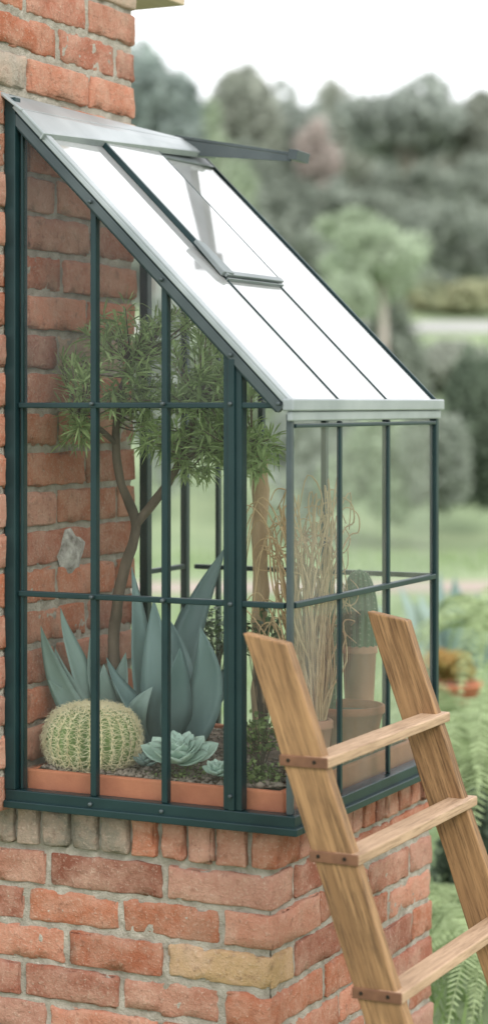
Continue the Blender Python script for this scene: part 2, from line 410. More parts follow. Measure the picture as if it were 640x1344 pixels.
bars('corner_post',[((A,0,Z0),(A,0,ZE-.02),.012,.014,(0,1,0))],M['greydark'])
bars('corner_post',[((A,B,Z0),(A,B,ZE-.02),.017,.017,(0,1,0))])
bars('wall_post',[((.01,WEND+.03,Z0),(.01,WEND+.03,ZR-.03),.022,.022,(0,1,0)),((.0,B,Z0),(.0,B,ZR-.02),.018,.018,(0,1,0))])
VA=[.205,.369]
for yy in (0,B):
    for a in VA: bars('glazing_bar',[((a,yy,Z0),(a,yy,ZR-SL*a-.02),.0135,.018,(0,1,0))])
bars('glazing_bar',[((.523,B,Z0),(.523,B,ZR-SL*.523-.02),.014,.016,(0,1,0)),((.09,B,Z0),(.09,B,ZR-SL*.09-.02),.010,.016,(0,1,0))])
for b in (.24,.5): bars('glazing_bar',[((A,b,Z0),(A,b,ZE-.035),.009,.012,(0,1,0))])
for yy,s in ((0,-1),(B,1)):
    for zz in (ZM,ZE-.003): bars('cross_rail',[((.026,yy+s*.003,zz),(A-.009,yy+s*.003,zz),.014,.0115,(0,0,1))])
bars('cross_rail',[((A+.003,.01,ZM),(A+.003,B-.01,ZM),.012,.012),((A+.003,.01,ZE-.043),(A+.003,B-.01,ZE-.043),.012,.008)])
bars('cross_rail',[((0,WEND+.04,ZM),(0,B-.01,ZM),.012,.012)])
for yy,s,wd in ((0,-1,.030),(B,1,.016)):
    bars('rafter',[(rf(.005,yy+s*.002,-.014),rf(A-.004,yy+s*.002,-.014),wd*.8,.032 if s<0 else .02,RN)])
for b in (.24,.5): bars('rafter',[(rf(.06,b,.004),rf(A,b,.004),.005,.005,RN)],bv=.001)
mb=MB(); mb.bar(rf(.02,-.009,.009),rf(A+.006,-.009,.009),.020,.005,RN); mb.bar(rf(.02,-.0185,.002),rf(A+.006,-.0185,.002),.003,.010,RN)
mb.build('rafter_trim',M['grey'],gh,bevel=.0015)
mb=MB(); mb.bar(rf(.02,-.0155,-.016),rf(A,-.0155,-.016),.004,.018,RN); mb.build('rafter_web',M['greydark'],gh,bevel=.001)
mb=MB(); mb.bar(rf(.02,B+.008,.004),rf(A+.01,B+.008,.004),.008,.010,RN); mb.build('rafter_trim',FRm,gh,bevel=.0015)
for b0,b1,an in ((.006,.2365,0),(.2435,.4965,.36),(.5035,.774,0)):
    mb=MB(); mb.bar(rf(.01 if not an else .36,(b0+b1)/2,.002),rf(A+.004,(b0+b1)/2,.002),b1-b0,.004,RN); mb.build('roof_sheet',M['roof'],gh)
va0,va1=.060,.375
mb=MB(); mb.bar(rf(va0,.3695,.013),rf(va1-.004,.3695,.013),.257,.004,RN); vo=mb.build('roof_vent',M['roof'],gh)
mb=MB(); mb.bar(rf(va0,.239,.010),rf(va1,.239,.010),.009,.012,RN); mb.build('side_bar',FRm,vo,bevel=.0015)
mb=MB(); mb.bar(rf(va0,.502,.011),rf(va1,.502,.011),.005,.009,RN); mb.build('side_bar',FRm,vo,bevel=.0015)
mb=MB(); mb.bar(rf(va1,.232,.013),rf(va1,.508,.013),.013,.009,RN); mb.bar(rf(va1+.008,.232,.008),rf(va1+.008,.508,.008),.003,.008,RN); mb.build('bottom_bar',M['greymid'],vo,bevel=.002)
mb=MB(); mb.add([rf(.305,.222,.022),rf(.315,.242,.024),rf(.380,.256,.022),rf(.374,.224,.018),rf(.305,.222,.012),rf(.315,.242,.012),rf(.380,.256,.008),rf(.374,.224,.006)],
  [(0,1,2,3),(7,6,5,4),(0,4,5,1),(1,5,6,2),(2,6,7,3),(3,7,4,0)]); mb.build('latch_plate',M['greymid'],vo,bevel=.002)
def sheet(p,th):
    p=[Vector(x) for x in p]; n=(p[1]-p[0]).cross(p[3]-p[0]).normalized()*th
    mb.add(p+[x-n for x in p],[(0,1,2,3),(7,6,5,4),(0,4,5,1),(1,5,6,2),(2,6,7,3),(3,7,4,0)])
mb=MB()
sheet([(-.005,-.03,ZR+.012),(.050,-.03,ZR-.028),(.045,.80,ZR-.006),(-.005,.80,ZR+.008)],.006)
sheet([(.050,-.03,ZR-.0285),(.102,-.03,ZR-.080),(.078,.80,ZR-.030),(.045,.80,ZR-.0065)],.006)
sheet([(.099,-.03,ZR-.078),(.103,-.03,ZR-.081),(.080,.80,ZR-.032),(.077,.80,ZR-.030)],.016)
mb.build('ridge_cap',M['grey'],gh,bevel=.0015)
mb=MB(); sheet([(.05,.0,ZR-.040),(.086,.0,ZR-.074),(.080,.778,ZR-.066),(.045,.778,ZR-.034)],.004); mb.build('ridge_flashing',M['greymid'],gh)
# propped flap
mb=MB(); sheet([(.02,.690,ZR+.005),(.30,.740,ZR-.046),(.315,.80,ZR-.048),(.02,.815,ZR+.005)],.007)
ff=[(.02,.6885,ZR-.0035),(.30,.7385,ZR-.0535),(.30,.7385,ZR-.068),(.02,.6885,ZR-.042)]
mb.add(ff+[(x,y+.006,z) for x,y,z in ff],[(0,1,2,3),(7,6,5,4),(0,4,5,1),(1,5,6,2),(2,6,7,3),(3,7,4,0)])
sheet([(.298,.734,ZR-.038),(.320,.736,ZR-.042),(.320,.806,ZR-.044),(.298,.804,ZR-.040)],.024)
mb.build('propped_flap',M['greydark'],gh,bevel=.001)
mb=MB(); mb.box((A-.006,-.024,ZE-.014),(A+.018,B+.020,ZE+.010)); mb.box((A+.001,-.018,ZE-.034),(A+.012,B+.013,ZE-.014)); mb.build('gutter',M['grey'],gh,bevel=.003)
def pane(name,pts,m):
    pts=[Vector(p) for p in pts]; mb=MB(); mb.add(pts,[tuple(range(len(pts)))]); mb.build(name,m,gh)
cols=[.026,.205,.369,.523,A-.008]
for yy in (0,B):
    for i in range(4):
        a0,a1=cols[i]+.006,cols[i+1]-.006
        if i==2: a1-=.012
        if i==3: a0+=.013
        pane('glass_pane',[(a0,yy,Z0-.003),(a1,yy,Z0-.003),(a1,yy,ZM),(a0,yy,ZM)],M['glass'])
        pane('glass_pane',[(a0,yy,ZM+.002),(a1,yy,ZM+.002),(a1,yy,ZE),(a0,yy,ZE)],M['glass'])
        pane('glass_pane',[(a0,yy,ZE+.002),(a1,yy,ZE+.002),(a1,yy,max(ZE+.004,ZR-SL*a1-.02)),(a0,yy,ZR-SL*a0-.02)],M['glass'])
rows=[.006,.24,.5,B-.008]
for i in range(3):
    for z0,z1 in ((Z0-.003,ZM),(ZM+.002,ZE-.038)):
        pane('glass_pane',[(A,rows[i]+.004,z0),(A,rows[i+1]-.004,z0),(A,rows[i+1]-.004,z1),(A,rows[i]+.004,z1)],M['ribglass'])
pane('glass_pane',[(0,WEND+.05,Z0),(0,B-.01,Z0),(0,B-.01,ZR-.03),(0,WEND+.05,ZR-.03)],M['glass'])
for a,b,zz in [(.205,-.016,ZE),(.369,-.016,ZE),(.523,-.022,ZE),(.205,-.016,ZM),(.369,-.016,ZM),(.523,-.022,ZM),(A-.012,-.030,ZE+.0),(.523,-.022,.83),(.205,-.02,.787),(.369,-.02,.787),(.205,-.022,ZR-SL*.205-.022),(.369,-.022,ZR-SL*.369-.022),(.523,-.022,ZR-SL*.523-.022)]:
    mb=MB(); mb.tube([(a,b+.006,zz),(a,b-.003,zz),(a,b-.004,zz)],[.0042,.0042,.003],8); mb.build('bolt',M['greydark'],gh,True)
# ------------------------------------------------------------------ tray + soil
tray=thing('planter_tray','shallow terracotta planting tray of soil filling the greenhouse floor','planter tray',(.31,.38,.786))
mb=MB(); x0,y0,x1,y1=.024,.028,.612,.745
zb,zt=.786,.838
mb.box((x0,y0,zb),(x1,y0+.014,zt)); mb.box((x1-.014,y0+.014,zb),(x1,y1,zt)); mb.box((x0,y1-.014,zb),(x1-.014,y1,zt)); mb.box((x0,y0+.014,zb),(x0+.014,y1-.014,zt))
mb.build('rim',M['terra'],tray,bevel=.004)
mb=MB(); vs=[];fs=[];n=70;m_=80
def soilz(x,y): return .834+.010*noise.noise(Vector((x*9,y*9,0)))+.004*noise.noise(Vector((x*40,y*40,3)))
for i in range(n+1):
    for j in range(m_+1):
        x=x0+.014+(x1-x0-.028)*i/n; y=y0+.014+(y1-y0-.028)*j/m_; vs.append((x,y,soilz(x,y)))
for i in range(n):
    for j in range(m_): fs.append((i*(m_+1)+j,(i+1)*(m_+1)+j,(i+1)*(m_+1)+j+1,i*(m_+1)+j+1))
mb.add(vs,fs); mb.build('soil',M['soil'],tray,True)
mb=MB()
for _ in range(1900):
    x=random.uniform(x0+.02,x1-.02); y=y0+.02+(y1-y0-.04)*random.random()**1.6; r=random.uniform(.002,.007)
    if random.random()<.10: r*=1.9
    cz=soilz(x,y)+r*.3; vs=[]
    for q in ((0,0,1),(1,0,0),(.3,1,0),(-.8,.6,.1),(-.8,-.6,0),(.3,-1,.1),(0,0,-1)):
        vs.append((x+q[0]*r*random.uniform(.7,1.2),y+q[1]*r*random.uniform(.7,1.2),cz+q[2]*r*random.uniform(.5,.8)))
    mb.add(vs,[(0,i,i%5+1) for i in range(1,6)]+[(6,i%5+1,i) for i in range(1,6)])
tag(mb.build('gravel',M['pebble'],None,True),'brown gravel and grit scattered over the soil in the tray','gravel',kind='stuff')
# ------------------------------------------------------------------ plants in the greenhouse
UP=Vector((0,0,1))
def ribbed(mb,c,R0,H,ribs,shape,depth,nz=28,per=6):
    n=ribs*per; vs=[];fs=[]
    for i in range(nz+1):
        t=i/nz; r,z=shape(t)
        for k in range(n):
            a=2*math.pi*k/n; q=abs(math.sin(a*ribs/2)); rr=r*R0*(1-depth+depth*(q**.7))
            vs.append((c[0]+rr*math.cos(a),c[1]+rr*math.sin(a),c[2]+z*H))
    for i in range(nz):
        for k in range(n): fs.append((i*n+k,i*n+(k+1)%n,(i+1)*n+(k+1)%n,(i+1)*n+k))
    mb.add(vs,fs)
def spines(mb,c,R0,H,ribs,shape,na,ns,ln,wd,t0=.05):
    for k in range(ribs):
        a=2*math.pi*(k+.5)/ribs
        for j in range(na):
            t=t0+(1-t0)*(j+.3*(k%2)+.2)/na
            if t>=.985: continue
            r,z=shape(t); r2,z2=shape(min(1,t+.01)); r1,z1=shape(t-.01)
            tg=Vector(((r2-r1)*R0,0,(z2-z1)*H)).normalized(); nr2=Vector((tg.z,0,-tg.x))
            ca,sa=math.cos(a),math.sin(a)
            p=Vector((c[0]+r*R0*ca,c[1]+r*R0*sa,c[2]+z*H))
            N_=Vector((nr2.x*ca,nr2.x*sa,nr2.z)); T_=Vector((tg.x*ca,tg.x*sa,tg.z)); S_=N_.cross(T_)
            for q in range(ns):
                b=2*math.pi*q/ns+random.uniform(-.35,.35); e=random.uniform(.15,.85)
                d=(N_*e+(T_*math.cos(b)+S_*math.sin(b))).normalized(); L=ln*random.uniform(.6,1.2)
                u=d.cross(N_).normalized()*wd; v=d.cross(u).normalized()*wd
                mid=p+d*L*.55+N_*L*.05; tip=p+d*L-N_*L*.12
                mb.add([p+u,p-u*.5+v,p-u*.5-v,mid+u*.6,mid-u*.3+v*.6,mid-u*.3-v*.6,tip],[(0,1,4,3),(1,2,5,4),(2,0,3,5),(3,4,6),(4,5,6),(5,3,6)])
BC=(.116,.140,.822)
bc=thing('golden_barrel_cactus','round golden barrel cactus covered in cream spines in the near left corner of the tray','cactus',BC)
dome=lambda t:(max(.0,math.sin(math.pi*(.12+.88*t)))**.62 if t<1 else 0, .5-.5*math.cos(math.pi*(.12+.88*t)))
mb=MB(); ribbed(mb,BC,.099,.138,26,dome,.17,30,6); mb.build('body',M['barrel'],bc,True)
mb=MB(); spines(mb,BC,.100,.138,26,dome,16,11,.023,.00075,.06); mb.build('spines',M['spine'],bc)
def agprof(t): return (.72+.28*math.sin(min(t/.45,1)*math.pi/2))*(1-max(0,(t-.40)/.60)**1.9)
def lc(p):
    p=Vector(p); p.x=min(max(p.x,.022),A-.03); p.y=min(max(p.y,.03),B-.03)
    p.z=min(p.z,ZR-SL*p.x-.04); return p
def agave(name,label,base,leaves,extra,m,wr=(.03,.04),Lr=(.1,.16),k=1.0):
    r=thing(name,label,'agave',(base.x,base.y,.835))
    for (tip,ctl,wd,cf) in leaves:
        tip=lc(tip); ctl=lc(ctl); h=Vector((tip.x-base.x,tip.y-base.y,0)); h=h.normalized() if h.length>.001 else Vector((1,0,0))
        nh=(-h*.5+UP*.3)+(-FW+RT*random.uniform(-.6,.6))*cf
        b=base+h*.018
        mb=MB(); mb.leaf(b,ctl,tip,wd*k,nh,.40,.013,agprof,20,wave=.006); mb.build('leaf',m,r,True)
    for i in range(extra):
        a=i*2.4+.7; e=random.uniform(.5,1.1); L=random.uniform(*Lr); h=Vector((math.cos(a),math.sin(a),0))
        tip=lc(base+h*L*math.cos(e)+UP*L*math.sin(e)); ctl=base+h*L*.45*math.cos(e*.8)+UP*L*.4
        mb=MB(); mb.leaf(base+h*.012,ctl,tip,random.uniform(*wr),-h+UP*.4,.4,.009,agprof,12); mb.build('leaf',m,r,True)
    return r
b1=P(222,990,4.50); b1.z=.828
agave('blue_agave','tall blue grey agave with long pointed leaves in the middle of the greenhouse',b1,[
 (P(172,744,4.46),P(184,930,4.44),.066,1.2),(P(296,714,4.58),P(220,860,4.56),.060,1.0),(P(203,786,4.42),P(214,920,4.40),.072,1.4),
 (P(266,822,4.36),P(292,930,4.33),.074,1.6),(P(240,796,4.60),P(232,900,4.6),.062,1.2),(P(142,862,4.4),P(180,955,4.40),.055,1.0),
 (P(222,812,4.48),P(248,910,4.47),.068,1.3),(P(318,850,4.62),P(276,940,4.6),.055,1.0),(P(236,850,4.34),P(222,930,4.33),.066,1.6),(P(292,880,4.5),P(262,950,4.5),.06,1.2),(P(186,830,4.50),P(205,930,4.5),.05,1.1)],5,M['agave'],(.035,.045),k=1.22)
b2=Vector((.130,.29,.828))
agave('blue_agave','shorter spreading agave with pale leaves behind the golden barrel cactus',b2,[
 (P(46,820,4.36),P(70,935,4.38),.044,1.2),(P(84,798,4.42),P(90,905,4.43),.050,1.3),(P(118,836,4.45),P(116,910,4.45),.048,1.1),
 (P(198,900,4.40),P(166,945,4.40),.048,1.0),(P(164,856,4.46),P(150,930,4.45),.054,1.1),(P(56,892,4.38),P(92,935,4.39),.042,1.0),(P(134,872,4.42),P(134,930,4.42),.046,1.2),(P(66,852,4.40),P(88,925,4.42),.044,1.2)],5,M['agave2'],(.035,.042),k=1.25)
def rosette(name,label,c,R0,m,n=34,tilt=Vector((0,0,0))):
    r=thing(name,label,'succulent',(c.x,c.y,.835)); mb=MB()
    pr=lambda t:(math.sin(math.pi*min(1,(.12+.62*t)))**.9 if t<.75 else (1-((t-.75)/.25)**1.6)*.80)
    for i in range(n):
        f=i/n; a=i*2.39996; e=R(12+70*(f**1.3)); L=R0*(1-.68*f)*random.uniform(.93,1.05); h=Vector((math.cos(a),math.sin(a),0))
        d=(h*math.cos(e)+UP*math.sin(e)+tilt*.5).normalized(); b=c+UP*(.012*f)
        tip=b+d*L+UP*L*.12; ctl=b+d*L*.6-UP*L*.10
        mb.leaf(b,ctl,tip,L*.62,UP-h*.6+tilt,.28,.006,pr,8)
    mb.build('leaves',m,r,True)
e1=P(234,1001,4.24); rosette('echeveria','large pale blue green echeveria rosette in front of the tall agave',Vector((e1.x,e1.y,.864)),.088,M['echev'],40,-FW*.65)
e2=P(284,1016,4.17); rosette('echeveria','tiny pale green echeveria rosette right of the large one',Vector((e2.x,e2.y,.850)),.036,M['echev'],24,-FW*.5)
e3=P(190,985,4.30); rosette('echeveria','small dull rosette tucked between the barrel cactus and large echeveria',Vector((e3.x,e3.y,.846)),.032,M['agave2'],20)
t0_=P(150,990,4.50)
tr=thing('potted_tree','small tree with crooked trunk and narrow drooping leaves growing inside the greenhouse','tree',(t0_.x,t0_.y,.832))
def path(pts,n=7):
    out=[]
    pts=[Vector(p) for p in pts]
    for i in range(len(pts)-1):
        p0=pts[max(i-1,0)];p1=pts[i];p2=pts[i+1];p3=pts[min(i+2,len(pts)-1)]
        for k in range(n):
            t=k/n; out.append(.5*((2*p1)+(p2-p0)*t+(2*p0-5*p1+4*p2-p3)*t*t+(3*p1-p0-3*p2+p3)*t**3))
    out.append(pts[-1]); return out
tb=P(150,990,4.5); tb.z=.82
trunk=path([tb,P(152,900,4.5),P(149,840,4.5),P(160,760,4.48),P(178,690,4.47),P(158,630,4.46),P(152,575,4.46),P(158,520,4.45),P(172,470,4.45)])
mb=MB(); nT=len(trunk); mb.tube(trunk,[.0155*(1-.60*i/nT) for i in range(nT)],10,0,.25)
fork=P(178,688,4.47)
br=path([fork,P(200,662,4.46),P(222,632,4.45),P(238,600,4.44),P(252,560,4.42),P(262,520,4.42)]); mb.tube(br,[.0115*(1-.6*i/len(br)) for i in range(len(br))],8,0,.2)
br2=path([P(152,582,4.46),P(128,560,4.42),P(104,540,4.38)]); mb.tube(br2,[.007*(1-.6*i/len(br2)) for i in range(len(br2))],7,0,.2)
br3=path([P(238,600,4.44),P(280,590,4.38),P(330,575,4.32)]); mb.tube(br3,[.007*(1-.6*i/len(br3)) for i in range(len(br3))],7,0,.2)
lobes=[((104,550),(38,30),4.37,13),((104,490),(36,32),4.38,12),((165,448),(52,44),4.44,21),((165,535),(44,32),4.42,16),((235,445),(60,42),4.46,27),((215,508),(56,40),4.42,24),
 ((270,520),(56,48),4.40,28),((255,590),(55,36),4.38,22),((325,588),(42,36),4.28,25),((300,500),(38,44),4.38,18),((225,580),(40,26),4.40,11),((290,560),(48,38),4.36,20)]
tips=[]
anchors=[Vector(p) for p in trunk[-14:]]+[Vector(p) for p in br[-18:]]+[Vector(p) for p in br2[-6:]]+[Vector(p) for p in br3[-9:]]
for (cx,cy),(rx_,ry_),d,n in lobes:
    for _ in range(n):
        a=random.random()*6.283; rr=math.sqrt(random.random())
        tips.append(lc(P(cx+rx_*rr*math.cos(a),cy+ry_*rr*math.sin(a),d+random.uniform(-.11,.12))))
for tp in tips:
    an=min(anchors,key=lambda q:(q-tp).length); mid=(an+tp)/2+Vector((0,0,-.01))
    mb.tube([an,mid,tp],[.0022,.0016,.001],5)
mb.build('trunk',M['bark'],tr,True)
mb=MB()
for tp in tips:
    an=min(anchors,key=lambda q:(q-tp).length); ax=(tp-an).normalized()+UP*.35
    for k in range(24):
        d=Vector((random.gauss(0,1),random.gauss(0,1),random.gauss(0,.8))).normalized()+ax*.7; d.normalize()
        L=random.uniform(.028,.055); b=tp-ax*random.uniform(-.008,.045); s=d.cross(UP)
        if s.length<.05: s=Vector((1,0,0))
        s=s.normalized(); s=(Matrix.Rotation(random.uniform(-.9,.9),3,d)@s)*random.uniform(.0019,.0030)
        m1=b+d*L*.4; m2=b+d*L*.75-UP*L*.03; e=b+d*L-UP*L*.12
        q=[b,m1+s,m1-s,m2+s*.8,m2-s*.8,e]; q=[lc(v) for v in q]
        mb.add(q,[(0,2,1),(1,2,4,3),(3,4,5)])
mb.build('crown',M['leaf'],tr)
def bushlet(name,label,c,rad,n,s,m,cat='plant',stems=True,root=None):
    r=thing(name,label,cat,(c.x,c.y,.835)); mb=MB(); st=MB()
    for i in range(n):
        u=Vector((random.gauss(0,1),random.gauss(0,1),random.gauss(0,1))).normalized()*random.random()**.4
        p=lc(c+Vector((u.x*rad[0],u.y*rad[0],u.z*rad[1])))
        d=Vector((random.gauss(0,1),random.gauss(0,1),random.gauss(0,.6)+.3)).normalized(); sd_=d.cross(Vector((random.random(),random.random(),1))).normalized()
        L=s*random.uniform(.6,1.2)
        mb.add([p,p+d*L*.5+sd_*L*.3,p+d*L*.5-sd_*L*.3,p+d*L],[(0,2,3),(0,3,1)])
        if stems and i%12==0: st.tube([Vector((c.x,c.y,.83)),(Vector((c.x,c.y,.83))+p)/2+Vector((0,0,.02)),p],[.0018,.0014,.0008],4)
    mb.build('leaves',m,r)
    if stems: st.build('stems',M['bark'],r)
bushlet('leafy_plant','dark small leaved plant standing behind the tall agave',P(272,830,4.66),(.07,.06),380,.02,M['darkleaf'])
bushlet('leafy_plant','dark purple green plant beside the cork stake near the corner',P(345,835,4.50),(.05,.06),300,.02,M['darkleaf'])
bushlet('leafy_plant','low bright green plant at the foot of the wide corner post',Vector((.50,.13,.850)),(.07,.024),460,.013,M['moss'],stems=False)
bushlet('leafy_plant','feathery green seedling clump under the dark plant near the glass corner',P(340,965,4.22),(.05,.05),300,.018,M['moss'])
bushlet('leafy_plant','creeping green ground cover around the large echeveria',Vector((.34,.11,.842)),(.075,.009),200,.009,M['moss'],stems=False)
sp=P(341,900,4.52); mb=MB(); n=18
mb.tube([(sp.x+.002*math.sin(i*1.3),sp.y,.82+(1.485-.82)*i/n) for i in range(n+1)],[.018+.002*math.sin(i*2.1) for i in range(n+1)],12,0,.25)
tag(mb.build('bark_stake',M['cork'],None,True),'upright tan bark covered stake behind the glass near the corner','stake')
def pot(name,label,c,r,h,m,rimh=.018):
    t_=thing(name,label,'flower pot',(c[0],c[1],c[2])); mb=MB()
    rb=r*.68
    mb.lathe(c,[(0,0),(rb*.95,0),(rb,.003),(r*.93,h-rimh),(r*.93+.004,h-rimh+.001),(r,h-rimh+.004),(r,h-.003),(r-.003,h),(r-.009,h),(r-.012,h-.02),(rb*.8,h-.03),(0,h-.03)],36)
    mb.build('body',m,t_,True); mb=MB(); mb.lathe(c,[(0,h-.016),(r*.5,h-.014),(r-.0125,h-.018)],24); mb.build('soil',M['soil'],t_,True); return t_
bw=P(454,960,4.52); pot('terracotta_pot','wide terracotta pot in front of the tall narrow cactus pot behind the front glass',(bw.x,bw.y,.828),.086,.112,M['terra'])
tp=P(471,900,4.645); pot('terracotta_pot','tall narrow terracotta pot carrying the plump green cactus',(tp.x,tp.y,.828),.041,.228,M['terra2'])
sp2=P(412,960,4.37); pot('terracotta_pot','small pinkish clay pot of dry stems left of the wide terracotta pot',(sp2.x,sp2.y,.83),.040,.10,M['terra2'])
colm=lambda t:((.84+.16*math.sin(math.pi*min(t*1.3,1)))*math.sqrt(max(0,1-max(0,(t-.60)/.40)**2.4)),t)
cc=thing('column_cactus','plump dark green ribbed cactus in the tall narrow pot','cactus',(tp.x,tp.y,1.03))
mb=MB(); ribbed(mb,(tp.x,tp.y,1.03),.044,.197,14,colm,.15,24,6); mb.build('body',M['cactus'],cc,True)
mb=MB(); spines(mb,(tp.x,tp.y,1.03),.044,.197,14,colm,14,5,.005,.00025); mb.build('spines',M['wspine'],cc)
cc=thing('column_cactus','slim upright green cactus rising among the dry stems','cactus',(bw.x-.045,bw.y+.005,.93))
mb=MB(); ribbed(mb,(bw.x-.045,bw.y+.005,.91),.019,.34,9,colm,.15,24,6); mb.build('body',M['cactus'],cc,True)
mb=MB(); spines(mb,(bw.x-.045,bw.y+.005,.91),.019,.34,9,colm,22,4,.005,.00025); mb.build('spines',M['wspine'],cc)
dg=thing('dry_stem_plant','straw coloured plant of thin tangled dry stems in the small pinkish pot','plant',(sp2.x,sp2.y,.92))
def rv(s): return Vector((random.gauss(0,s),random.gauss(0,s),random.gauss(0,s)))
for i in range(99):
    a=random.random()*6.283; b=Vector((sp2.x+.020*math.cos(a),sp2.y+.020*math.sin(a),.910)); H=random.uniform(.22,.53)
    lr=random.uniform(-.080,.070); h=RT*lr+FW*random.uniform(.0,.16)
    if i%4==0: h=RT*random.uniform(-.13,-.06)+FW*random.uniform(.02,.12)
    k=random.uniform(.55,.90)
    pts=[b,b+UP*H*.28+h*.1+rv(.007),b+UP*H*.6+h*.42+rv(.013),b+UP*H*.9+h*.72+rv(.010),b+UP*H*(.99)+h*1.0+rv(.008),b+UP*H*k+h*1.25+rv(.012)]
    if i%3==1:
        c0=pts[3]; rr=random.uniform(.012,.032); ph=random.random()*6
        pts=pts[:4]+[c0+RT*rr*(math.cos(ph+q*1.1)-math.cos(ph))+UP*rr*1.3*(math.sin(ph+q*1.1)-math.sin(ph))+FW*.004*q for q in range(1,5)]
    mb=MB(); pp=path([lc(p) for p in pts],4); mb.tube(pp,[.0027*(1-.6*k_/len(pp)) for k_ in range(len(pp))],5)
    mb.build('stem',M['straw'],dg,True)
bushlet('leafy_plant','tuft of brown and green weeds beside the small pinkish pot',Vector((.575,.25,.86)),(.030,.030),200,.016,M['moss'])
# ------------------------------------------------------------------ ladder
ld=thing('wooden_ladder','short wooden ladder with flat treads leaning against the front of the greenhouse','ladder',(1.0,.09,0))
K=.353
def rx(z): return .690+(1.166-z)*K
RW=.080; cosl=math.cos(math.atan(K)); hw=RW/cosl/2
for yc,zt_ in ((-.199,1.172),(.378,1.160)):
    mb=MB(); y0,y1=yc-.015,yc+.015
    a0=(rx(zt_)-hw,zt_+.004); a1=(rx(zt_-.012)+hw,zt_-.012); b0_=(rx(0)-hw,0); b1_=(rx(0)+hw,0)
    nseg=14; L=[(a0[0]+(b0_[0]-a0[0])*i/nseg,a0[1]+(b0_[1]-a0[1])*i/nseg) for i in range(nseg+1)]
    Rr=[(a1[0]+(b1_[0]-a1[0])*i/nseg,a1[1]+(b1_[1]-a1[1])*i/nseg) for i in range(nseg+1)]
    vs=[];fs=[]
    for i in range(nseg+1):
        wob=.0014*math.sin(i*1.9+yc*7)
        vs+=[(L[i][0]+wob,y0,L[i][1]),(Rr[i][0]+wob,y0,Rr[i][1]),(Rr[i][0]+wob,y1,Rr[i][1]),(L[i][0]+wob,y1,L[i][1])]
    for i in range(nseg):
        for k in range(4): fs.append((i*4+k,(i+1)*4+k,(i+1)*4+(k+1)%4,i*4+(k+1)%4))
    fs+=[(0,1,2,3),tuple(nseg*4+k for k in (3,2,1,0))]
    mb.add(vs,fs); mb.build('rail',M['rail'],ld,bevel=.003)
for zc in (.948,.778,.540,.31,.10):
    xf=rx(zc)+hw; ya,yb=-.2165,.410
    mb=MB(); mb.box((xf-.040,ya,zc-.010),(xf+.010,yb,zc+.010)); tr_=mb.build('tread',M['tread'],ld,bevel=.003)
    for ye,s in ((-.214,-1),(.393,1)):
        mb=MB(); lo,hi=min(ye+s*.0003,ye+s*.0045),max(ye+s*.0003,ye+s*.0045)
        if s>0: mb.box((xf-.085,lo,zc-.011),(xf-.041,hi,zc+.011))
        else: mb.box((xf-.088,lo,zc-.011),(xf+.008,hi,zc+.0095))
        mb.build('bracket',M['bracket'],tr_,bevel=.0015)
        for dx in ((-.070,-.018) if s<0 else (-.070,)):
            mb=MB(); mb.tube([(xf+dx,ye+s*.004,zc),(xf+dx,ye+s*.0062,zc)],[.0042,.003],8); mb.build('screw',M['screw'],tr_)
# ------------------------------------------------------------------ ground
HK=[(-400,0),(24,0),(44,3.1),(47,3.45),(60,5.2),(85,8.5),(150,14),(700,20)]
def hd(d):
    for (a,za),(b,zb_) in zip(HK,HK[1:]):
        if d<=b: return za+(zb_-za)*(d-a)/(b-a)
    return HK[-1][1]
def G(lat,d,dz=0): p=CAM+RT*lat+FW*d; return Vector((p.x,p.y,hd(d)+dz))
lats=[-500,-200,-80,-40,-20,-10,-5,0,5,10,20,40,80,200,500]; ds=[-400,-100,-20,0,4,8,12,16,20,24,34,44,47,60,85,150,300,700]
mb=MB(); mb.add([G(l,d) for d in ds for l in lats],[(i*len(lats)+j,i*len(lats)+j+1,(i+1)*len(lats)+j+1,(i+1)*len(lats)+j) for i in range(len(ds)-1) for j in range(len(lats)-1)])
tag(mb.build('ground',M['lawn']),'green lawn rising into a low hill','ground',kind='structure')
mb=MB(); mb.add([G(-30,44.2,.05),G(60,44.2,.05),G(60,46.8,.05),G(-30,46.8,.05)],[(0,1,2,3)]); tag(mb.build('road',M['road']),'pale grey lane crossing the slope in the distance','road',kind='structure')
mb=MB(); mb.add([G(-15,16.9,.006),G(15,17.9,.006),G(15,18.9,.006),G(-15,17.9,.006)],[(0,1,2,3)]); tag(mb.build('path',M['path']),'pinkish garden path crossing the lawn','path',kind='structure')
mb=MB()
for _ in range(16000):
    d=5+random.random()**1.2*17; lat=random.uniform(-1.2,3.4)*d/12 if random.random()<.8 else random.uniform(-3,4)
    p=G(lat,d)
    if -.5<p.x<.62 and p.y<.95: continue
    if p.x<0 and p.y<.6: continue
    if 16.6<d<19.2: continue
    a=random.random()*6.28; L=random.uniform(.05,.13); s=Vector((math.cos(a),math.sin(a),0))*.006; e=p+Vector((random.gauss(0,.35)*L,random.gauss(0,.35)*L,L))
    mb.add([p-s,p+s,e],[(0,1,2)])
tag(mb.build('grass',M['grass']),'short lawn grass blades around the brick pedestal','grass',kind='stuff')
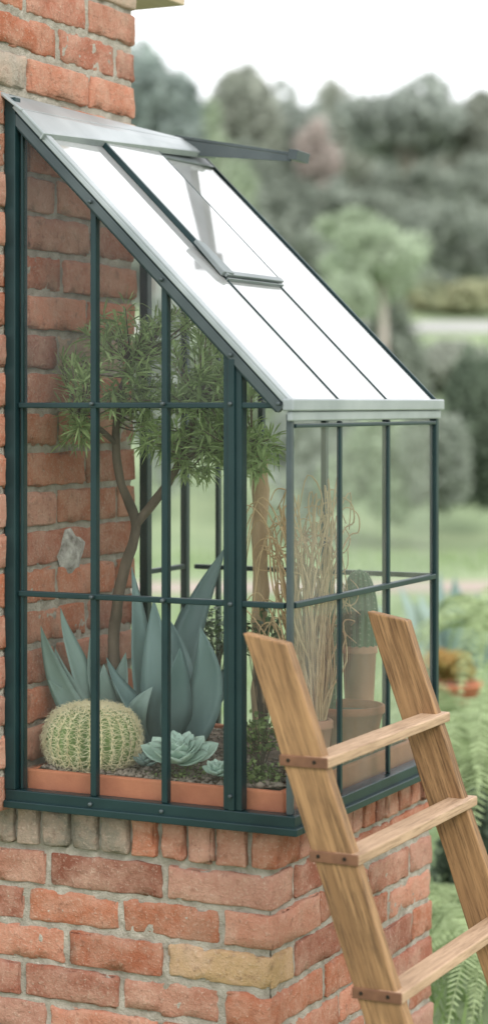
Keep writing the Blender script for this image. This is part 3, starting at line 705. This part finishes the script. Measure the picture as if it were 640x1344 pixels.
# ------------------------------------------------------------------ trees
def cloud(pts,s,name,m,parent=None):
    n=len(pts); a=RNG.normal(size=(n,3)); a/=np.linalg.norm(a,axis=1)[:,None]; b=RNG.normal(size=(n,3)); b=np.cross(a,b); b/=np.linalg.norm(b,axis=1)[:,None]
    sz=s*RNG.uniform(.5,1.2,size=(n,1)); a=a*sz; b=b*sz*.55
    v=np.stack([pts-a,pts-b,pts+a,pts+b],1).reshape(-1,3)
    me=bpy.data.meshes.new(name); me.vertices.add(4*n); me.vertices.foreach_set('co',v.ravel()); me.loops.add(4*n); me.loops.foreach_set('vertex_index',np.arange(4*n))
    me.polygons.add(n); me.polygons.foreach_set('loop_start',np.arange(n)*4); me.polygons.foreach_set('loop_total',np.full(n,4)); me.materials.append(m); me.update(calc_edges=True); me.validate()
    o=bpy.data.objects.new(name,me); col.objects.link(o)
    if parent: o.parent=parent; o.matrix_parent_inverse=Matrix.Translation(-parent.location)
    return o
def lobepts(c,rad,nl,n,fill=.5):
    out=[]
    for i in range(nl):
        u=RNG.normal(size=3); u/=np.linalg.norm(u); u*=RNG.uniform(.3,.92); q=np.array(c)+u*np.array(rad); r=RNG.uniform(.18,.46)
        m_=n//nl; u=RNG.normal(size=(m_,3)); u/=np.linalg.norm(u,axis=1)[:,None]; u*=(RNG.uniform(fill**3,2.4,size=(m_,1)))**(1/3)
        out.append(q+u*np.array(rad)*r)
    return np.concatenate(out)
def bgtree(name,label,px,topy,boty,wpx,d,m,n=4200,s=.22,nl=16,trunk=True,cat='tree',tr_r=.13,group=None):
    base=P(px,HZ,d); base.z=hd((base-CAM).dot(FW))
    r=thing(name,label,cat,base,group)
    zt=P(px,topy,d).z; zb_=P(px,boty,d).z; wr=wpx/2*d/F
    c=(base.x,base.y,(zt+zb_)/2)
    pts=lobepts(c,(wr*.85,wr*.85,(zt-zb_)/2*.85),nl,n)
    cloud(pts,s,'crown' if trunk else 'foliage',m,r)
    if trunk:
        mb=MB(); top=Vector((base.x,base.y,zb_+(zt-zb_)*.5)); k=Vector((random.uniform(-.2,.2),random.uniform(-.2,.2),0))
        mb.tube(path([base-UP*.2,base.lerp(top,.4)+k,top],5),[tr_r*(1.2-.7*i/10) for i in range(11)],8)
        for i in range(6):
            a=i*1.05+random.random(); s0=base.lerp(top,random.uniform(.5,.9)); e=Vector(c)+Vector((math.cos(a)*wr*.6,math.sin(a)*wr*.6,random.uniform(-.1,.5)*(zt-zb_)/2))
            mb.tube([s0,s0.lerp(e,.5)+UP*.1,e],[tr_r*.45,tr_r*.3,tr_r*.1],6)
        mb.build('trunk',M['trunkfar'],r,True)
    return r
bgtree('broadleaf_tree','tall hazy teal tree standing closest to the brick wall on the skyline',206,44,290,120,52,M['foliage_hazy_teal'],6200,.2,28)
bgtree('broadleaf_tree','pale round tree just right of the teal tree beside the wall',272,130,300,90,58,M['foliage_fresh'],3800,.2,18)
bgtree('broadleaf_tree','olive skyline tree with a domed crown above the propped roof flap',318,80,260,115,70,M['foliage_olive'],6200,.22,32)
bgtree('broadleaf_tree','grey green skyline tree immediately left of the pinkish bare trunked tree',382,112,290,110,72,M['foliage_hazy_grey_green'],6000,.22,30)
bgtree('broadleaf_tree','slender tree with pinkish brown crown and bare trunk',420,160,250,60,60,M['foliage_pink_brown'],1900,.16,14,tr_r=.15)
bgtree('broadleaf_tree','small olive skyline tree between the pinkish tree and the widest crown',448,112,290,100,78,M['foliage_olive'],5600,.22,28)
bgtree('umbrella_tree','widest flat topped grey green tree on the right skyline with a long bare trunk',532,102,215,180,66,M['foliage_hazy_grey_green'],9000,.2,50,tr_r=.17)
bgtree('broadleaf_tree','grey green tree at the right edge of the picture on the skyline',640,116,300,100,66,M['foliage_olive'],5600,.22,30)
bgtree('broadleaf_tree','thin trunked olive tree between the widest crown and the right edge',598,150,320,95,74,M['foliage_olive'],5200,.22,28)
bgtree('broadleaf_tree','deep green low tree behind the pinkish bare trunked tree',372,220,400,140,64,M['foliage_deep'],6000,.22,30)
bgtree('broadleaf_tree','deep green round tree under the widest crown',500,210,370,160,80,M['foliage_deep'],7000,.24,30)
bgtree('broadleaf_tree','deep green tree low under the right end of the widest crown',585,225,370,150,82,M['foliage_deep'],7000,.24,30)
bgtree('broadleaf_tree','grey green low tree behind the smaller tree fern',440,240,390,130,70,M['foliage_hazy_grey_green'],6000,.22,30)
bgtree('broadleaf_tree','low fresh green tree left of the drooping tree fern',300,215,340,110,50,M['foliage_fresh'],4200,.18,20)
bgtree('garden_shrub','big dark rounded shrub at the right edge beyond the front glass',626,440,690,130,24,M['foliage_dark'],9000,.07,34,False,'shrub')
bgtree('garden_shrub','mid green shrub under the tree fern beside the roof corner',515,390,590,120,33,M['foliage_deep'],8000,.10,28,False,'shrub')
bgtree('garden_shrub','long low olive shrub on the bank above the big dark shrub',600,436,530,160,36,M['foliage_olive'],7000,.10,26,False,'shrub')
bgtree('garden_shrub','low green shrub at the left foot of the big dark shrub',572,520,690,100,22.5,M['foliage_deep'],6000,.06,24,False,'shrub')
bgtree('garden_shrub','fresh green shrub seen through the front glass panes',500,540,690,150,23,M['foliage_fresh'],7000,.07,26,False,'shrub')
bgtree('garden_shrub','grey green shrub seen through the glass behind the dry stems',405,500,700,160,24,M['foliage_hazy_grey_green'],7500,.07,26,False,'shrub')
bgtree('garden_shrub','mid green shrub seen between the tree leaves inside the greenhouse',290,380,640,160,26,M['foliage_fresh'],8500,.08,26,False,'shrub')
bgtree('garden_shrub','grey green shrub at the end of the wall seen through the left panes',215,360,660,100,25,M['foliage_hazy_grey_green'],7000,.08,20,False,'shrub')
bgtree('garden_shrub','yellowish shrub left of three along the far lane',470,356,412,120,50,M['foliage_yellow'],2800,.12,20,False,'shrub')
bgtree('garden_shrub','yellowish shrub in the middle of three along the far lane',548,366,416,120,50,M['foliage_yellow'],2800,.12,20,False,'shrub')
bgtree('garden_shrub','yellowish shrub right of three along the far lane',622,362,416,120,49,M['foliage_yellow'],2800,.12,20,False,'shrub')
pts=[]
for _ in range(130):
    lat=random.uniform(-12,22); d=random.uniform(90,112); zz=hd(d)+random.uniform(-1,5.4); pts.append(lobepts((*(CAM+RT*lat+FW*d).xy,zz),(3,3,2.4),3,420))
tag(cloud(np.concatenate(pts),.34,'far_wood',M['foliage_hazy_far']),'hazy far wood behind the skyline trees','wood',kind='stuff')
pts=[]
for _ in range(120):
    lat=random.uniform(-7,17); d=random.uniform(50,63); zz=hd(d)+random.uniform(0,1.4+(d-50)*.14); pts.append(lobepts((*(CAM+RT*lat+FW*d).xy,zz),(1.5,1.5,1.0),3,330))
tag(cloud(np.concatenate(pts),.2,'hillside_scrub',M['foliage_deep']),'deep green scrub covering the hillside below the skyline trees','scrub',kind='stuff')
def fern(name,label,base,crown_z,nf,L,m,trunk=True,droop=.9,cat='fern',ll=.28,rise=.5,seg=16,skirt=None):
    r=thing(name,label,cat,base); top=Vector((base.x,base.y,crown_z)); mb=MB()
    for i in range(nf):
        a=i*2.4+random.uniform(-.2,.2); h=Vector((math.cos(a),math.sin(a),0)); l=L*random.uniform(.75,1.1); ri=rise*random.uniform(.5,1.3)
        p0=top; p1=top+h*l*.4+UP*l*ri; p2=top+h*l*.95+UP*l*(ri-droop)
        prev=None
        for k in range(seg+1):
            t=k/seg; p=p0*(1-t)**2+p1*2*t*(1-t)+p2*t*t; dd=((p1-p0)*(1-t)+(p2-p1)*t).normalized(); sd_=dd.cross(UP).normalized()
            if k>0:
                wl=ll*l*(math.sin(math.pi*min(1,.12+.88*t))**.7)*(1.02-t*.6)
                for s in (-1,1):
                    q=p; e=p+sd_*s*wl+dd*wl*.35-UP*wl*.25; wv=dd*l/seg*.42
                    mb.add([q-wv*.6,q+wv*.6,q.lerp(e,.6)+wv*.6,e,q.lerp(e,.6)-wv*.6],[(0,1,2,3,4)])
            if prev: mb.bar(prev,p,.006*l,.006*l)
            prev=p
    mb.build('fronds',m,r)
    if skirt:
        cloud(lobepts((base.x,base.y,crown_z-skirt*.35),(skirt,skirt,skirt*.75),22,3200),.07,'frond_skirt',m,r)
    if trunk:
        tb_=MB(); tb_.tube([base-UP*.1,base.lerp(top,.5)+Vector((.04,0,0)),top],[.09,.07,.06],8,0,.2); tb_.build('trunk',M['trunkfar'],r,True)
    return r
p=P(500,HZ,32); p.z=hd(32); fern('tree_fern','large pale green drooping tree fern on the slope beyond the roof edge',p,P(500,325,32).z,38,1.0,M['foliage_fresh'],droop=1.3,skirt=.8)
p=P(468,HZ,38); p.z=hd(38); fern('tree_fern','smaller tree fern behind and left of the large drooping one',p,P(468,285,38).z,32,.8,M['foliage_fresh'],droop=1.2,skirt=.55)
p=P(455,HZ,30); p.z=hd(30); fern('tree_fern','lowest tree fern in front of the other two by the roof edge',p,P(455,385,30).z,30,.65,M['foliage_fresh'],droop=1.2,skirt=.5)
for (px,d,cz,L,nf,lab) in [(632,6.3,.55,.50,28,'bright green fern at the right edge between the ladder and the frame'),
    (600,7.4,.45,.45,26,'pale fern behind the ladder right rail'),(640,7.2,.80,.48,26,'tall fern reaching up at the right edge above the others'),
    (590,5.9,.12,.38,24,'low fern at the foot of the brick pedestal behind the ladder'),(640,5.4,.15,.40,24,'lowest fern in the bottom right corner'),(560,8.6,.30,.4,18,'fern peeping out behind the far pedestal corner')]:
    p=P(px,HZ,d); p.z=0; fern('garden_fern',lab,p,cz,nf,L,M['fern_green'],False,.75,seg=34,ll=.17)
bgtree('garden_shrub','leafy green weeds filling the ground behind the lowest ferns',618,1010,1330,110,6.6,M['foliage_dark'],5000,.022,20,False,'shrub')
bgtree('garden_shrub','pale feathery bush behind the ferns at the right edge',630,905,1080,110,8.0,M['fern_green'],5000,.020,30,False,'shrub')
ob=P(590,HZ,9.4); ob.z=.0
oa=thing('garden_agave','blurred blue green agave growing on the lawn just right of the greenhouse','agave',ob)
for i in range(18):
    a=i*2.4; h=Vector((math.cos(a),math.sin(a),0)); L=.60*random.uniform(.8,1.1); e=random.uniform(.6,1.3)
    mb=MB(); mb.leaf(ob+UP*.25,ob+h*L*.4+UP*(.25+L*.5),ob+h*L*math.cos(e)+UP*(.25+L*math.sin(e)),.10,-h+UP*.4,.4,.02,agprof,10); mb.build('leaf',M['agave2'],oa,True)
p=P(594,HZ,8.4); pot('terracotta_pot','brown clay pot on the lawn holding the orange leaved plant',(p.x,p.y,.005),.12,.46,M['terra'])
op=thing('croton_plant','bushy plant with orange and yellow leaves in the brown outdoor pot','plant',(p.x,p.y,.45)); pts=lobepts((p.x,p.y,.54),(.11,.11,.08),9,450); cloud(pts,.04,'leaves',M['orange_leaf'],op)
fe=thing('rail_fence','thin pale single rail fence crossing the slope below the far lane','fence',G(8,40)); mb=MB()
mb.tube([G(l,40,.45+.015*l) for l in range(0,16,3)],.022,8); mb.build('rail',M['postpale'],fe,True)
for l in range(0,16,3):
    mb=MB(); mb.tube([G(l,40,-.1),G(l,40,.45+.015*l)],.03,8); mb.build('post',M['postpale'],fe,True)
